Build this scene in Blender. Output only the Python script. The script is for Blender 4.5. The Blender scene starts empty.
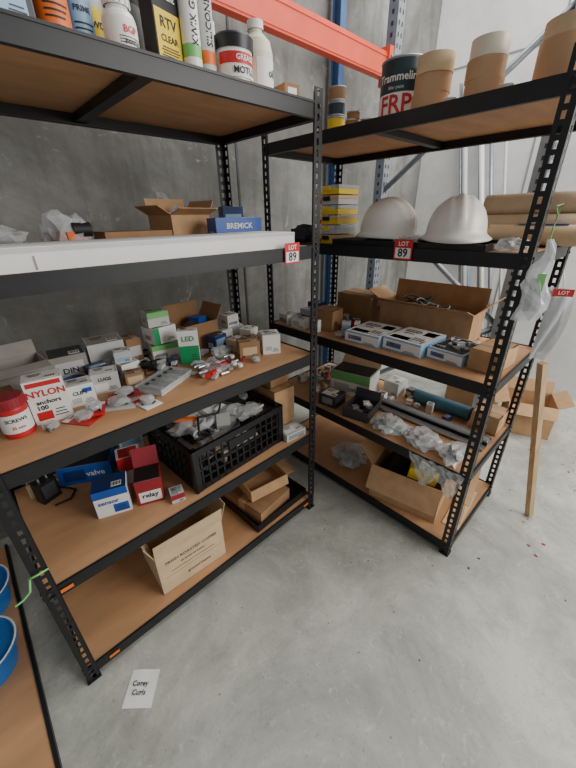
import bpy, bmesh, math, random
from mathutils import Vector, Matrix, noise
random.seed(7)
PI=math.pi
# ---------------------------------------------------------------- camera
H=1.5; th=math.radians(26.3); az=math.radians(46.7); rho=.018; f=338.
F=Vector((math.cos(az),math.sin(az),0)); R=Vector((math.sin(az),-math.cos(az),0)); Z=Vector((0,0,1))
fw=math.cos(th)*F-math.sin(th)*Z; U=math.sin(th)*F+math.cos(th)*Z
r_=(R-rho*U).normalized(); u_=(U+rho*R).normalized()
cd=bpy.data.cameras.new('camera'); cam=bpy.data.objects.new('camera',cd); bpy.context.collection.objects.link(cam)
cd.lens=f/768*36; cd.sensor_width=36; cd.clip_start=.02
cam.matrix_world=Matrix(((r_.x,u_.x,-fw.x,0),(r_.y,u_.y,-fw.y,0),(r_.z,u_.z,-fw.z,H),(0,0,0,1)))
bpy.context.scene.camera=cam
# ---------------------------------------------------------------- materials
def s2l(c): return tuple((x/255/12.92 if x/255<=.04045 else ((x/255+.055)/1.055)**2.4) for x in c)
MC={}
def mat(name,rgb,rough=.6,metal=0,var=.12,scale=14,bump=.0,alpha=1,trans=0,spec=.5,coat=0,stretch=(1,1,1)):
    if name in MC: return MC[name]
    m=bpy.data.materials.new(name); m.use_nodes=True; nt=m.node_tree; b=nt.nodes['Principled BSDF']
    c=s2l(rgb)
    tc=nt.nodes.new('ShaderNodeTexCoord'); mp=nt.nodes.new('ShaderNodeMapping'); mp.inputs['Scale'].default_value=stretch
    n=nt.nodes.new('ShaderNodeTexNoise'); n.inputs['Scale'].default_value=scale; n.inputs['Detail'].default_value=5
    nt.links.new(tc.outputs['Object'],mp.inputs[0]); nt.links.new(mp.outputs[0],n.inputs['Vector'])
    r=nt.nodes.new('ShaderNodeValToRGB'); r.color_ramp.elements[0].position=.3; r.color_ramp.elements[1].position=.7
    r.color_ramp.elements[0].color=(*[x*(1-var) for x in c],1); r.color_ramp.elements[1].color=(*[min(1,x*(1+var)) for x in c],1)
    nt.links.new(n.outputs[0],r.inputs[0]); nt.links.new(r.outputs[0],b.inputs['Base Color'])
    b.inputs['Roughness'].default_value=rough; b.inputs['Metallic'].default_value=metal
    b.inputs['Alpha'].default_value=alpha; b.inputs['Transmission Weight'].default_value=trans
    b.inputs['Specular IOR Level'].default_value=spec; b.inputs['Coat Weight'].default_value=coat
    if bump:
        bp=nt.nodes.new('ShaderNodeBump'); bp.inputs['Strength'].default_value=bump; bp.inputs['Distance'].default_value=.01
        nt.links.new(n.outputs[0],bp.inputs['Height']); nt.links.new(bp.outputs[0],b.inputs['Normal'])
    MC[name]=m; return m
def concrete(name,c1,c2,c3,scale,rough,stain=(0,0,0),stainamt=.3,speck=True,streak=False):
    m=bpy.data.materials.new(name); m.use_nodes=True; nt=m.node_tree; b=nt.nodes['Principled BSDF']; N=nt.nodes.new; L=nt.links.new
    tc=N('ShaderNodeTexCoord')
    def ns(s,d=6,ro=.6,dist=0,st=None):
        n=N('ShaderNodeTexNoise'); n.inputs['Scale'].default_value=s; n.inputs['Detail'].default_value=d; n.inputs['Roughness'].default_value=ro; n.inputs['Distortion'].default_value=dist
        if st:
            mp=N('ShaderNodeMapping'); mp.inputs['Scale'].default_value=st; L(tc.outputs['Object'],mp.inputs[0]); L(mp.outputs[0],n.inputs['Vector'])
        else: L(tc.outputs['Object'],n.inputs['Vector'])
        return n
    def ramp(n,p0,p1,v):
        r=N('ShaderNodeValToRGB'); r.color_ramp.elements[0].position=p0; r.color_ramp.elements[0].color=(0,0,0,1); r.color_ramp.elements[1].position=p1; r.color_ramp.elements[1].color=(v,v,v,1); L(n.outputs[0],r.inputs[0]); return r
    def mix(fac,a,col):
        m_=N('ShaderNodeMix'); m_.data_type='RGBA'; L(fac.outputs[0],m_.inputs[0]); L(a,m_.inputs[6]); m_.inputs[7].default_value=(*s2l(col),1); return m_.outputs[2]
    n1=ns(scale,9,.7,.5); r=N('ShaderNodeValToRGB'); e=r.color_ramp.elements
    e[0].position=.36; e[0].color=(*s2l(c1),1); e[1].position=.64; e[1].color=(*s2l(c3),1); k=e.new(.5); k.color=(*s2l(c2),1)
    L(n1.outputs[0],r.inputs[0]); out=r.outputs[0]
    out=mix(ramp(ns(scale*.5,8,.72,1.5),.48,.64,stainamt),out,stain)
    out=mix(ramp(ns(scale*3.2,8,.75,.6),.54,.68,stainamt*.7),out,stain)
    if speck:
        out=mix(ramp(ns(scale*24,3,.8),.63,.71,.45),out,(92,89,82))
        out=mix(ramp(ns(scale*6,7,.8,2.0),.56,.64,.35),out,(214,212,202))
        out=mix(ramp(ns(scale*60,2,.7),.60,.68,.25),out,(104,102,96))
    if streak: out=mix(ramp(ns(2.2,6,.7,.3,(3.5,3.5,.35)),.48,.66,.55),out,stain); out=mix(ramp(ns(5,6,.75,1.0),.60,.66,.4),out,(172,172,165)); out=mix(ramp(ns(.9,5,.6,.8),.45,.6,.4),out,(88,86,80))
    L(out,b.inputs['Base Color']); b.inputs['Roughness'].default_value=rough
    n4=ns(scale*9,6,.7); bp=N('ShaderNodeBump'); bp.inputs['Strength'].default_value=.2; bp.inputs['Distance'].default_value=.01; L(n4.outputs[0],bp.inputs['Height']); L(bp.outputs[0],b.inputs['Normal'])
    return m
M_floor=concrete('floor_concrete',(144,146,137),(170,171,161),(194,194,183),1.5,.5,(120,120,110),.55)
M_wallL=concrete('wall_concrete_grey',(104,104,101),(124,124,120),(148,147,142),1.1,.85,(78,76,71),.6,False,True)
M_wallR=concrete('wall_concrete_pale',(206,207,206),(220,220,218),(232,232,229),.9,.85,(184,184,181),.4,False)
card=mat('cardboard',(186,148,108),.8,var=.12,scale=20,bump=.05)
card2=mat('cardboard_dark',(152,116,80),.8,var=.14,scale=12,bump=.08)
card3=mat('cardboard_pale',(206,180,144),.8,var=.08,scale=16)
cardg=mat('cardboard_grey',(150,146,138),.8,var=.12,scale=12)
black=mat('powder_coat_black',(20,21,24),.45,var=.25,scale=30)
blkpl=mat('black_plastic',(18,19,21),.4,var=.2,scale=20)
dark=mat('dark_grey',(52,54,58),.5)
mdf=mat('mdf_board',(182,138,98),.6,var=.14,scale=5,stretch=(1,3,1))
mdfu=mat('mdf_edge',(150,106,74),.7)
white=mat('white_card',(230,229,224),.5,var=.04)
whitep=mat('white_plastic',(234,233,228),.3,var=.03)
cream=mat('cream_plastic',(222,216,194),.35,var=.04)
red=mat('red_print',(196,38,40),.45,var=.06)
dred=mat('dark_red_print',(150,38,48),.5,var=.08)
blue=mat('blue_print',(28,84,168),.4,var=.08)
dblue=mat('navy_print',(24,52,104),.4,var=.08)
lblue=mat('light_blue_print',(140,176,206),.4,var=.06)
green=mat('green_print',(32,150,92),.45,var=.06)
lgreen=mat('lime_print',(120,190,110),.45,var=.06)
yellow=mat('yellow_print',(232,200,48),.45,var=.05)
orange=mat('orange_print',(222,110,40),.45,var=.05)
orbeam=mat('rack_orange_paint',(226,84,52),.45,var=.08,scale=8)
steel=mat('galvanised_steel',(150,156,162),.4,metal=.5,var=.12,scale=25)
alu=mat('aluminium',(190,194,198),.3,metal=.8,var=.05)
rblue=mat('rack_blue_paint',(70,104,150),.5)
grey=mat('grey_plastic',(140,142,142),.5,var=.08)
lgrey=mat('light_grey_plastic',(190,191,189),.5,var=.06)
teal=mat('teal_plastic',(60,104,118),.45,var=.12)
ink=mat('black_ink',(24,24,26),.6,var=0)
pencil=mat('brown_ink',(92,62,48),.7,var=0)
clear=mat('clear_film',(214,220,222),.12,var=.05,scale=30,alpha=.26,spec=.9)
clear2=mat('cloudy_film',(212,217,218),.16,var=.08,scale=30,alpha=.48,spec=.9)
clear3=mat('milky_film',(222,226,228),.18,var=.08,scale=30,alpha=.62,spec=.9)
kraft=mat('kraft_tape',(190,152,114),.45,var=.06)
wood=mat('timber',(196,164,126),.65,var=.2,scale=8,stretch=(8,8,.6))
hat=mat('hard_hat_white',(236,233,224),.3,var=.06,scale=8)
foam=mat('white_foam_board',(224,225,223),.6,var=.03)
dirtblue=mat('blue_tub_plastic',(30,106,180),.35,var=.1)
olive=mat('dark_teal_tin',(30,50,58),.4,var=.1)
tan=mat('tan_tube',(194,172,142),.6,var=.1)
# ---------------------------------------------------------------- mesh builder
TXT={}; REG=[]
def textgeo(s):
    if s in TXT: return TXT[s]
    c=bpy.data.curves.new('t','FONT'); c.body=s; c.size=1; c.resolution_u=2; c.align_x='CENTER'; c.align_y='CENTER'; c.offset=.02
    o=bpy.data.objects.new('t',c); bpy.context.collection.objects.link(o); bpy.context.view_layer.update()
    me=bpy.data.meshes.new_from_object(o)
    g=([v.co.copy() for v in me.vertices],[tuple(p.vertices) for p in me.polygons])
    bpy.data.objects.remove(o); bpy.data.curves.remove(c); bpy.data.meshes.remove(me); TXT[s]=g; return g
class O:
    def __init__(s,name,loc=(0,0,0),rz=0,rx=0,ry=0,bevel=0):
        s.n=name; s.bm=bmesh.new(); s.ms=[]; s.loc=loc; s.rot=(math.radians(rx),math.radians(ry),math.radians(rz)); s.bv=bevel
    def put(s,vs,fs,m,M=None,smooth=False):
        if m not in s.ms: s.ms.append(m)
        i=s.ms.index(m); bv=[s.bm.verts.new(M@Vector(v) if M is not None else v) for v in vs]
        for fc in fs:
            try: q=s.bm.faces.new([bv[k] for k in fc]); q.material_index=i; q.smooth=smooth
            except ValueError: pass
        return s
    def box(s,c,d,m,M=None,rz=0,rx=0,ry=0):
        x,y,z=[k/2 for k in d]
        T=Matrix.Translation(c)
        if rz or rx or ry: T=T@Matrix.Rotation(math.radians(rz),4,'Z')@Matrix.Rotation(math.radians(ry),4,'Y')@Matrix.Rotation(math.radians(rx),4,'X')
        if M is not None: T=M@T
        vs=[(-x,-y,-z),(x,-y,-z),(x,y,-z),(-x,y,-z),(-x,-y,z),(x,-y,z),(x,y,z),(-x,y,z)]
        return s.put(vs,[(0,3,2,1),(4,5,6,7),(0,1,5,4),(1,2,6,5),(2,3,7,6),(3,0,4,7)],m,T)
    def lathe(s,prof,m,c=(0,0,0),seg=28,M=None,closed=False,smooth=True):
        T=Matrix.Translation(c)
        if M is not None: T=M@T
        n=len(prof); rng=n if closed else n-1
        for k in range(rng):
            a=prof[k]; b=prof[(k+1)%n]; mm=a[2] if len(a)>2 else m
            vs=[]
            for (rr,zz) in ((a[0],a[1]),(b[0],b[1])):
                if rr<1e-6: vs.append([(0,0,zz)])
                else: vs.append([(rr*math.cos(2*PI*i/seg),rr*math.sin(2*PI*i/seg),zz) for i in range(seg)])
            A,B=vs; V=A+B; la=len(A); fs=[]
            for i in range(seg):
                j=(i+1)%seg
                if la==1 and len(B)==1: continue
                if la==1: fs.append((0,1+j,1+i))
                elif len(B)==1: fs.append((i,j,la))
                else: fs.append((i,j,la+j,la+i))
            s.put(V,fs,mm,T,smooth)
        return s
    def cyl(s,c,r,h,m,M=None,seg=24,axis='z',r2=None):
        T=Matrix.Translation(c)
        if axis=='x': T=T@Matrix.Rotation(PI/2,4,'Y')
        if axis=='y': T=T@Matrix.Rotation(PI/2,4,'X')
        if M is not None: T=M@T
        r2=r if r2 is None else r2
        return s.lathe([(0,-h/2),(r,-h/2),(r2,h/2),(0,h/2)],m,seg=seg,M=T)
    def tube(s,pts,r,m,seg=8,closed=False):
        pts=[Vector(p) for p in pts]; n=len(pts); rings=[]; up=Vector((0,0,1))
        for i,p in enumerate(pts):
            a=pts[(i-1)%n] if (closed or i>0) else p; b=pts[(i+1)%n] if (closed or i<n-1) else p
            t=(b-a).normalized(); x=t.cross(up)
            if x.length<.05: x=t.cross(Vector((1,0,0)))
            x.normalize(); y=x.cross(t); rings.append([p+x*r*math.cos(2*PI*k/seg)+y*r*math.sin(2*PI*k/seg) for k in range(seg)])
        V=[v for rg in rings for v in rg]; fs=[]
        for i in range(n if closed else n-1):
            a=i*seg; b=((i+1)%n)*seg
            for k in range(seg): fs.append((a+k,a+(k+1)%seg,b+(k+1)%seg,b+k))
        if not closed: fs+= [tuple(range(seg))[::-1],tuple((n-1)*seg+k for k in range(seg))]
        return s.put(V,fs,m,None,True)
    def plate(s,p0,p1,d,L,m,t=.004):
        p0=Vector(p0);p1=Vector(p1);d=Vector(d).normalized(); n=(p1-p0).cross(d).normalized()*t/2
        q=[p0,p1,p1+d*L,p0+d*L]; V=[a-n for a in q]+[a+n for a in q]
        return s.put(V,[(3,2,1,0),(4,5,6,7),(0,1,5,4),(1,2,6,5),(2,3,7,6),(3,0,4,7)],m)
    def text(s,t,size,m,c,face='front',M=None,rz=0):
        vs,fs=textgeo(t); T=Matrix.Translation(c)
        if face=='front': T=T@Matrix.Rotation(PI/2,4,'X')
        elif face=='left': T=T@Matrix.Rotation(-PI/2,4,'Z')@Matrix.Rotation(PI/2,4,'X')
        elif face=='right': T=T@Matrix.Rotation(PI/2,4,'Z')@Matrix.Rotation(PI/2,4,'X')
        if rz: T=T@Matrix.Rotation(math.radians(rz),4,'Z')
        if M is not None: T=M@T
        return s.put([v*size for v in vs],fs,m,T)
    def ctext(s,t,size,m,r,z,ang=0):
        vs,fs=textgeo(t); V=[]
        for v in vs:
            a=v.x*size/r+math.radians(ang); V.append((r*math.sin(a),-r*math.cos(a),z+v.y*size))
        return s.put(V,fs,m)
    def patch(s,r,z0,z1,a0,a1,m,seg=10):
        V=[];fs=[]
        for i in range(seg+1):
            a=math.radians(a0+(a1-a0)*i/seg); V+=[(r*math.sin(a),-r*math.cos(a),z0),(r*math.sin(a),-r*math.cos(a),z1)]
            if i<seg: fs.append((2*i,2*i+2,2*i+3,2*i+1))
        return s.put(V,fs,m,None,True)
    def crumple(s,c,d,m,seed=0,sub=3,amp=.35,M=None,freq=2.2):
        b=bmesh.new(); bmesh.ops.create_icosphere(b,subdivisions=sub,radius=1)
        V=[]
        for v in b.verts:
            p=v.co.copy(); k=1+amp*noise.noise(p*freq+Vector((seed*3.1,seed*1.7,0)))+amp*.6*noise.noise(p*freq*3+Vector((seed,0,9)))
            p*=k; V.append((c[0]+p.x*d[0]/2,c[1]+p.y*d[1]/2,max(c[2],c[2]+d[2]*(p.z*.55+.4))))
        fs=[tuple(v.index for v in f_.verts) for f_ in b.faces]; b.free()
        return s.put(V,fs,m,M,False)
    def done(s):
        if s.bv: bmesh.ops.recalc_face_normals(s.bm,faces=s.bm.faces)
        xs=[v.co for v in s.bm.verts]
        if xs and s.n not in ('floor','wall_back','wall_right','metal_shelving_unit'):
            Rz=Matrix.Rotation(s.rot[2],4,'Z'); pts=[Rz@c+Vector(s.loc) for c in xs]
            REG.append((min(p.x for p in pts),max(p.x for p in pts),min(p.y for p in pts),max(p.y for p in pts),min(p.z for p in pts),max(p.z for p in pts)))
        me=bpy.data.meshes.new(s.n); s.bm.to_mesh(me); s.bm.free()
        for m in s.ms: me.materials.append(m)
        o=bpy.data.objects.new(s.n,me); bpy.context.collection.objects.link(o); o.location=s.loc; o.rotation_euler=s.rot
        if s.bv:
            b=o.modifiers.new('bevel','BEVEL'); b.width=s.bv; b.segments=2; b.limit_method='ANGLE'; b.angle_limit=math.radians(50)
        return o
# ---------------------------------------------------------------- room
g=O('floor'); g.box((.4,-.4,-.05),(6.8,4.9,.1),M_floor); g.done()
g=O('wall_back'); g.box((.4,2.0,2.0),(6.8,.1,4.2),M_wallL)
for x in (-1.2,1.45,3.1): g.box((x,1.949,2.0),(.014,.006,4.2),dark)
for x in (-.4,.4,1.0,2.0):
    for zz in (.7,1.9,2.9): g.cyl((x,1.949,zz),.014,.006,dark,axis='y',seg=12)
g.done()
g=O('wall_right'); g.box((3.75,-.4,2.0),(.1,4.7,4.2),M_wallR)
for y in (1.0,-.9): g.box((3.699,y,2.0),(.006,.014,4.2),grey)
g.box((3.699,0,2.62),(.006,4.6,.012),grey); g.done()
# ---------------------------------------------------------------- shelving
def slotted(o,x,y,h,sx,sy):
    w=.040; hw=.0055; pit=.0335; hh=.019
    def flange(ax):
        V=[];Fc=[]
        def P(a,z): return (x+sx*a,y,z) if ax=='x' else (x,y+sy*a,z)
        def quad(a0,a1,z0,z1):
            k=len(V); V.extend([P(a0,z0),P(a1,z0),P(a1,z1),P(a0,z1)]); Fc.append((k,k+1,k+2,k+3))
        c=w*.56
        quad(0,c-hw,0,h); quad(c+hw,w,0,h); n=int(h/pit); e=(pit-hh)
        for i in range(n): quad(c-hw,c+hw,i*pit,i*pit+e)
        quad(c-hw,c+hw,n*pit,h)
        o.put(V,Fc,black)
        t=.0018
        if ax=='x': o.box((x+sx*w,y+sy*t,h/2),(t,2*t,h),black)
        else: o.box((x+sx*t,y+sy*w,h/2),(2*t,t,h),black)
    flange('x'); flange('y')
    o.box((x+sx*.018,y+sy*.018,.004),(.044,.044,.008),blkpl)
def shelving(x0,x1,y0,y1,lv,top,mid):
    o=O('metal_shelving_unit')
    for x,sx in ((x0,1),(x1,-1)):
        for y,sy in ((y0,1),(y1,-1)): slotted(o,x,y,top,sx,sy)
    bh=.048
    for z in lv:
        zc=z-.012-bh/2+.016
        for y,sg in ((y0,1),(y1,-1)):
            o.box(((x0+x1)/2,y+sg*.006,zc),(x1-x0-.006,.006,bh),black)
            o.box(((x0+x1)/2,y+sg*.014,zc-bh/2+.003),(x1-x0-.02,.018,.004),black)
            o.box(((x0+x1)/2,y+sg*.003,zc+bh/2-.004),(x1-x0-.01,.005,.006),black)
        for x,sg in ((x0,1),(x1,-1)):
            o.box((x+sg*.006,(y0+y1)/2,zc),(.006,y1-y0-.006,bh),black)
            o.box((x+sg*.014,(y0+y1)/2,zc-bh/2+.003),(.018,y1-y0-.02,.004),black)
        o.box(((x0+x1)/2,(y0+y1)/2,z-.005),(x1-x0-.022,y1-y0-.022,.010),mdf)
        if mid=='y': o.box(((x0+x1)/2,(y0+y1)/2,z-.024),(.035,y1-y0-.02,.024),black)
        else: o.box(((x0+x1)/2,(y0+y1)/2,z-.024),(x1-x0-.02,.035,.024),black)
        for x in (x0+.016,x1-.016):
            for dz in (-.012,.012):
                o.cyl((x,y0-.002,zc+dz),.005,.004,dark,axis='y',seg=8)
        for y in (y0+.016,y1-.016):
            for dz in (-.012,.012): o.cyl((x0-.002,y,zc+dz),.005,.004,dark,axis='x',seg=8)
    return o
LX0,LX1,LY0,LY1=-.11,1.085,.955,1.56
RX0,RX1,RY0,RY1=1.31,1.91,.28,1.55
LV=[.075,.51,.94,1.395,1.84]; RV=[.065,.485,.92,1.38,1.82]
o=shelving(LX0,LX1,LY0,LY1,LV,1.88,'y')
for (x,z) in ((-.05,.49),(-.01,.060),(1.02,.060)): o.box((x,LY0-.001,z-.004),(.035,.002,.012),orange)
o.done()
shelving(RX0,RX1,RY0,RY1,RV,1.88,'x').done()
# ---------------------------------------------------------------- background racking
o=O('pallet_rack_frame')
def rackpost(x,y):
    for dx in (-.038,.038): o.box((x+dx,y,1.75),(.004,.07,3.5),steel)
    o.box((x,y-.034,1.75),(.076,.004,3.5),steel)
    for i in range(60):
        for dx in (-.018,.018): o.box((x+dx,y-.0365,.06+i*.055),(.012,.002,.022),dark)
        o.box((x-.0405,y,.06+i*.055),(.002,.016,.022),dark)
    o.box((x,y,.004),(.13,.11,.008),steel)
rackpost(2.56,1.65); rackpost(2.56,.62)
for (a,b) in ((1.67,2.40),(1.56,.82),(.10,.80),(3.1,2.42)): o.tube([(2.56,1.62,a),(2.56,.65,b)],.02,steel,4)
o.done()
o=O('pallet_rack_beam')
o.box((.72,1.66,2.375),(3.5,.05,.13),orbeam)
o.box((.72,1.633,2.42),(3.5,.004,.008),orbeam); o.box((.72,1.633,2.325),(3.5,.004,.008),orbeam)
o.box((2.49,1.65,2.37),(.045,.07,.2),orbeam)
for i in range(3): o.cyl((2.49,1.612,2.30+i*.06),.008,.01,steel,axis='y',seg=10)
o.done()
o=O('blue_steel_column')
o.box((2.26,1.84,1.9),(.055,.008,3.8),rblue); o.box((2.26,1.90,1.9),(.055,.008,3.8),rblue); o.box((2.26,1.87,1.9),(.008,.06,3.8),rblue); o.box((2.26,1.87,.006),(.16,.12,.012),rblue); o.done()
o=O('conduit_pipes')
for i in range(7):
    y=.95+i*.06; x=3.40+random.random()*.1
    o.tube([(x,y-.22,.02),(3.64,y+.30+random.random()*.1,2.2+random.random()*.3)],.012+.005*(i%3),[lgrey,steel,whitep,grey,lblue][i%5],8)
o.done()
# ---------------------------------------------------------------- item makers
def carton(name,loc,rz,w,d,h,m=card,flaps=None,tape=True,rx=0,L=None):
    o=O(name,loc,rz,rx=rx); t=.004
    o.box((0,0,t/2),(w,d,t),m)
    for sx in (-1,1): o.box((sx*(w/2-t/2),0,h/2),(t,d,h),m)
    for sy in (-1,1): o.box((0,sy*(d/2-t/2),h/2),(w-2*t,t,h),m)
    if flaps is None:
        o.box((0,-d/4,h-t/2),(w,d/2-.002,t),m); o.box((0,d/4,h-t/2),(w,d/2-.002,t),m)
        if tape: o.box((0,0,h+.0006),(w,.045,.0012),kraft); o.box((w/2+.0006,0,h-.03),(.0012,.045,.06),kraft); o.box((-w/2-.0006,0,h-.03),(.0012,.045,.06),kraft)
    else:
        a=[math.radians(k) if k is not None else None for k in flaps]; L=L or min(w,d)*.48
        x,y=w/2,d/2
        if a[0] is not None: o.plate((-x,-y,h),(x,-y,h),(0,-math.sin(a[0]),math.cos(a[0])),L,m,.003)
        if a[1] is not None: o.plate((-x,y,h),(x,y,h),(0,math.sin(a[1]),math.cos(a[1])),L,m,.003)
        if a[2] is not None: o.plate((-x,-y,h),(-x,y,h),(-math.sin(a[2]),0,math.cos(a[2])),L,m,.003)
        if a[3] is not None: o.plate((x,-y,h),(x,y,h),(math.sin(a[3]),0,math.cos(a[3])),L,m,.003)
    return o
def pbox(name,loc,rz,w,d,h,m,front=(),top=(),left=(),txt=(),rx=0,ry=0,lid=None,right=(),fine=True):
    o=O(name,loc,rz,rx=rx,ry=ry)
    o.box((0,0,h/2),(w,d,h),m); e=.0006
    o.box((0,-d/2+.003,h+.0003),(w*.98,.0015,.0006),grey)
    for (a,b,c,k,mm) in front: o.box(((a+c)/2*w-w/2,-d/2-e/2,(b+k)/2*h),((c-a)*w,e,(k-b)*h),mm)
    for (a,b,c,k,mm) in top: o.box(((a+c)/2*w-w/2,(b+k)/2*d-d/2,h+e/2),((c-a)*w,(k-b)*d,e),mm)
    for (a,b,c,k,mm) in left: o.box((-w/2-e/2,d/2-(a+c)/2*d,(b+k)/2*h),(e,(c-a)*d,(k-b)*h),mm)
    for (a,b,c,k,mm) in right: o.box((w/2+e/2,-d/2+(a+c)/2*d,(b+k)/2*h),(e,(c-a)*d,(k-b)*h),mm)
    for (t,s,mm,u,v,face) in txt:
        if face=='front': o.text(t,s,mm,((u-.5)*w,-d/2-.0018,v*h),'front')
        elif face=='top': o.text(t,s,mm,((u-.5)*w,(v-.5)*d,h+.0018),'top')
        elif face=='left': o.text(t,s,mm,(-w/2-.0018,d/2-u*d,v*h),'left')
    if fine:
        bw=w*.30; bx=w*.22; by=-d*.22
        o.box((bx,by,h+.0012),(bw,d*.30,.0008),white)
        for k in range(6): o.box((bx-bw*.38+bw*.15*k,by,h+.0018),(bw*.05*(1+k%2),d*.2,.0006),ink)
        for k in range(3): o.box((-w*.18,d*(.28-.12*k),h+.0014),(w*(.4-.07*k),d*.035,.0008),dark)
        for k in range(3): o.box((w*.22,-d/2-.0012,h*(.14+.07*k)),(w*(.36-.06*k),.0008,h*.022),dark)
        o.box((-w/2-.001,0,h*.4),(.0008,d*.5,h*.3),lgrey)
        for k in range(3): o.box((-w/2-.0016,0,h*(.32+.08*k)),(.0008,d*.36,h*.025),dark)
    if lid:
        o.plate((-w/2,d/2,h),(w/2,d/2,h),(0,math.sin(math.radians(lid[0])),math.cos(math.radians(lid[0]))),d*.8,lid[1],.0025)
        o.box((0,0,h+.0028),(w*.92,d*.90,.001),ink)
    return o
# ================================================================ LEFT UNIT
z=LV[4]+.0005; Y=1.03
def spray(name,loc,r,h,body,band,cap,bt=None,rz=0):
    o=O(name,loc,rz)
    o.lathe([(0,0),(r*.93,0,body),(r,.006,body),(r,h*.12,band),(r,h*.62,body),(r,h*.76,body),(r*.82,h*.82,alu),(r*.6,h*.84,cap),(r*.6,h*.99,cap),(r*.5,h,cap),(0,h,cap)],body)
    if bt: o.ctext(bt,r*.55,ink,r+.001,h*.4)
    return o
def bottle(name,loc,r,h,body,cap,label=None,lt=None,lc=None,rz=0,neck=.45):
    o=O(name,loc,rz)
    o.lathe([(0,0),(r*.9,0),(r,.008),(r,h*.62),(r*.92,h*.7),(r*neck,h*.8),(r*neck,h*.84)],body)
    o.lathe([(r*neck*1.15,h*.83),(r*neck*1.2,h*.99),(r*neck,h),(0,h)],cap)
    for i in range(14):
        a=2*PI*i/14; o.box((r*neck*1.2*math.cos(a),r*neck*1.2*math.sin(a),h*.91),(.003,.003,h*.12),cap,rz=math.degrees(a))
    if label: o.patch(r+.0008,h*.12,h*.56,-80,80,label)
    if lt: o.ctext(lt,r*.5,lc or ink,r+.002,h*.4,0)
    for k in range(3): o.patch(r+.0018,h*(.17+.05*k),h*(.185+.05*k),-40,25+8*k,ink,6)
    return o
pbox('paint_marker_box',(.225,Y+.01,z),6,.10,.08,.10,dark,front=[(.1,.1,.9,.45,lblue),(.1,.55,.9,.7,white)]).done()
bottle('adhesive_bottle',(.325,Y+.015,z),.032,.2,dblue,orange,orange,'PVC',white,neck=.5).done()
bottle('glue_bottle',(.39,Y+.05,z),.028,.19,whitep,red,lblue,'PRIME',ink,neck=.5).done()
bottle('powder_bottle',(.455,Y-.008,z),.036,.102,whitep,whitep,white,'BGP',red,rz=12,neck=.66).ctext('bond glue',.012,ink,.0385,.020,12).done()
spray('spray_can',(.528,Y+.10,z),.033,.22,dark,grey,ink).done()
bottle('adhesive_bottle',(.445,Y+.12,z),.034,.20,lgrey,ink,yellow,'WD',ink,neck=.5).done()
o=O('lubricant_tin',(.57,Y+.01,z),14); w,d,h=.082,.045,.18
o.box((0,0,h/2),(w,d,h),ink); o.box((0,-d/2-.0005,h*.36),(w*.92,.001,h*.5),yellow); o.box((0,0,h+.002),(w*1.03,d*1.05,.005),steel); o.cyl((.02,0,h+.012),.012,.022,red)
o.text('RTV',.028,ink,(0,-d/2-.002,h*.48)); o.text('CLEAR',.018,ink,(0,-d/2-.002,h*.32)); o.text('sealant',.02,white,(0,-d/2-.002,h*.76))
for k in range(4): o.box((0,-d/2-.0015,h*(.14+.03*k)),(w*(.7-.1*(k%2)),.001,.002),ink)
o.done()
def tube_cart(name,loc,r,h,body,band,txt,rz=0):
    o=O(name,loc,rz)
    o.lathe([(0,0),(r*.8,0),(r,.002),(r,h*.18,band),(r,h*.32,body),(r,h*.9,body),(r*1.04,h*.91,body),(r*1.04,h*.93,body),(r*.35,h*.96,body),(r*.22,h*1.15),(0,h*1.15)],body,seg=20)
    vs,fs=textgeo(txt); s=r*.95; V=[]
    for v in vs:
        a=-v.y*s/r; V.append((-(r+.001)*math.sin(-a),-(r+.001)*math.cos(a),h*.6+v.x*s))
    o.put(V,fs,ink); return o
tube_cart('sealant_cartridge',(.638,Y-.01,z),.024,.19,whitep,lgreen,'KWIK GRIP').done()
tube_cart('sealant_cartridge',(.695,Y+.01,z),.024,.20,lgrey,orange,'SILICONE').done()
spray('spray_can',(.685,Y+.10,z),.03,.22,lgreen,lgrey,green).done()
o=O('grease_tub',(.78,Y+.0,z))
o.lathe([(0,0),(.048,0),(.053,.085),(.054,.09)],whitep)
o.lathe([(.056,.078),(.058,.106),(.053,.111),(0,.111)],blkpl); o.patch(.0525,.016,.070,-85,85,white); o.patch(.0535,.045,.070,-85,85,red)
o.ctext('MOTUL',.022,ink,.0545,.030,0); o.ctext('GREASE',.017,white,.0552,.057); o.done()
o=O('oil_bottle',(.89,Y+.03,z),20)
o.lathe([(0,0),(.044,0),(.050,.01),(.050,.105),(.043,.135),(.02,.155),(.02,.165)],cream); o.lathe([(.024,.162),(.024,.182),(0,.184)],whitep)
o.tube([(.043,0,.115),(.060,0,.135),(.053,0,.160),(.02,0,.162)],.008,cream); o.patch(.0508,.02,.09,-60,60,white); o.ctext('oil',.03,dblue,.052,.055); o.done()
pbox('small_parts_box',(1.005,Y+.02,z),-8,.06,.07,.05,card2,front=[(.2,.2,.8,.8,white)]).done()
spray('spray_can',(.81,Y+.16,z),.033,.20,grey,lblue,whitep).done()
bottle('cleaner_bottle',(.28,Y+.15,z),.045,.20,orange,whitep,white).done()
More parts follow.
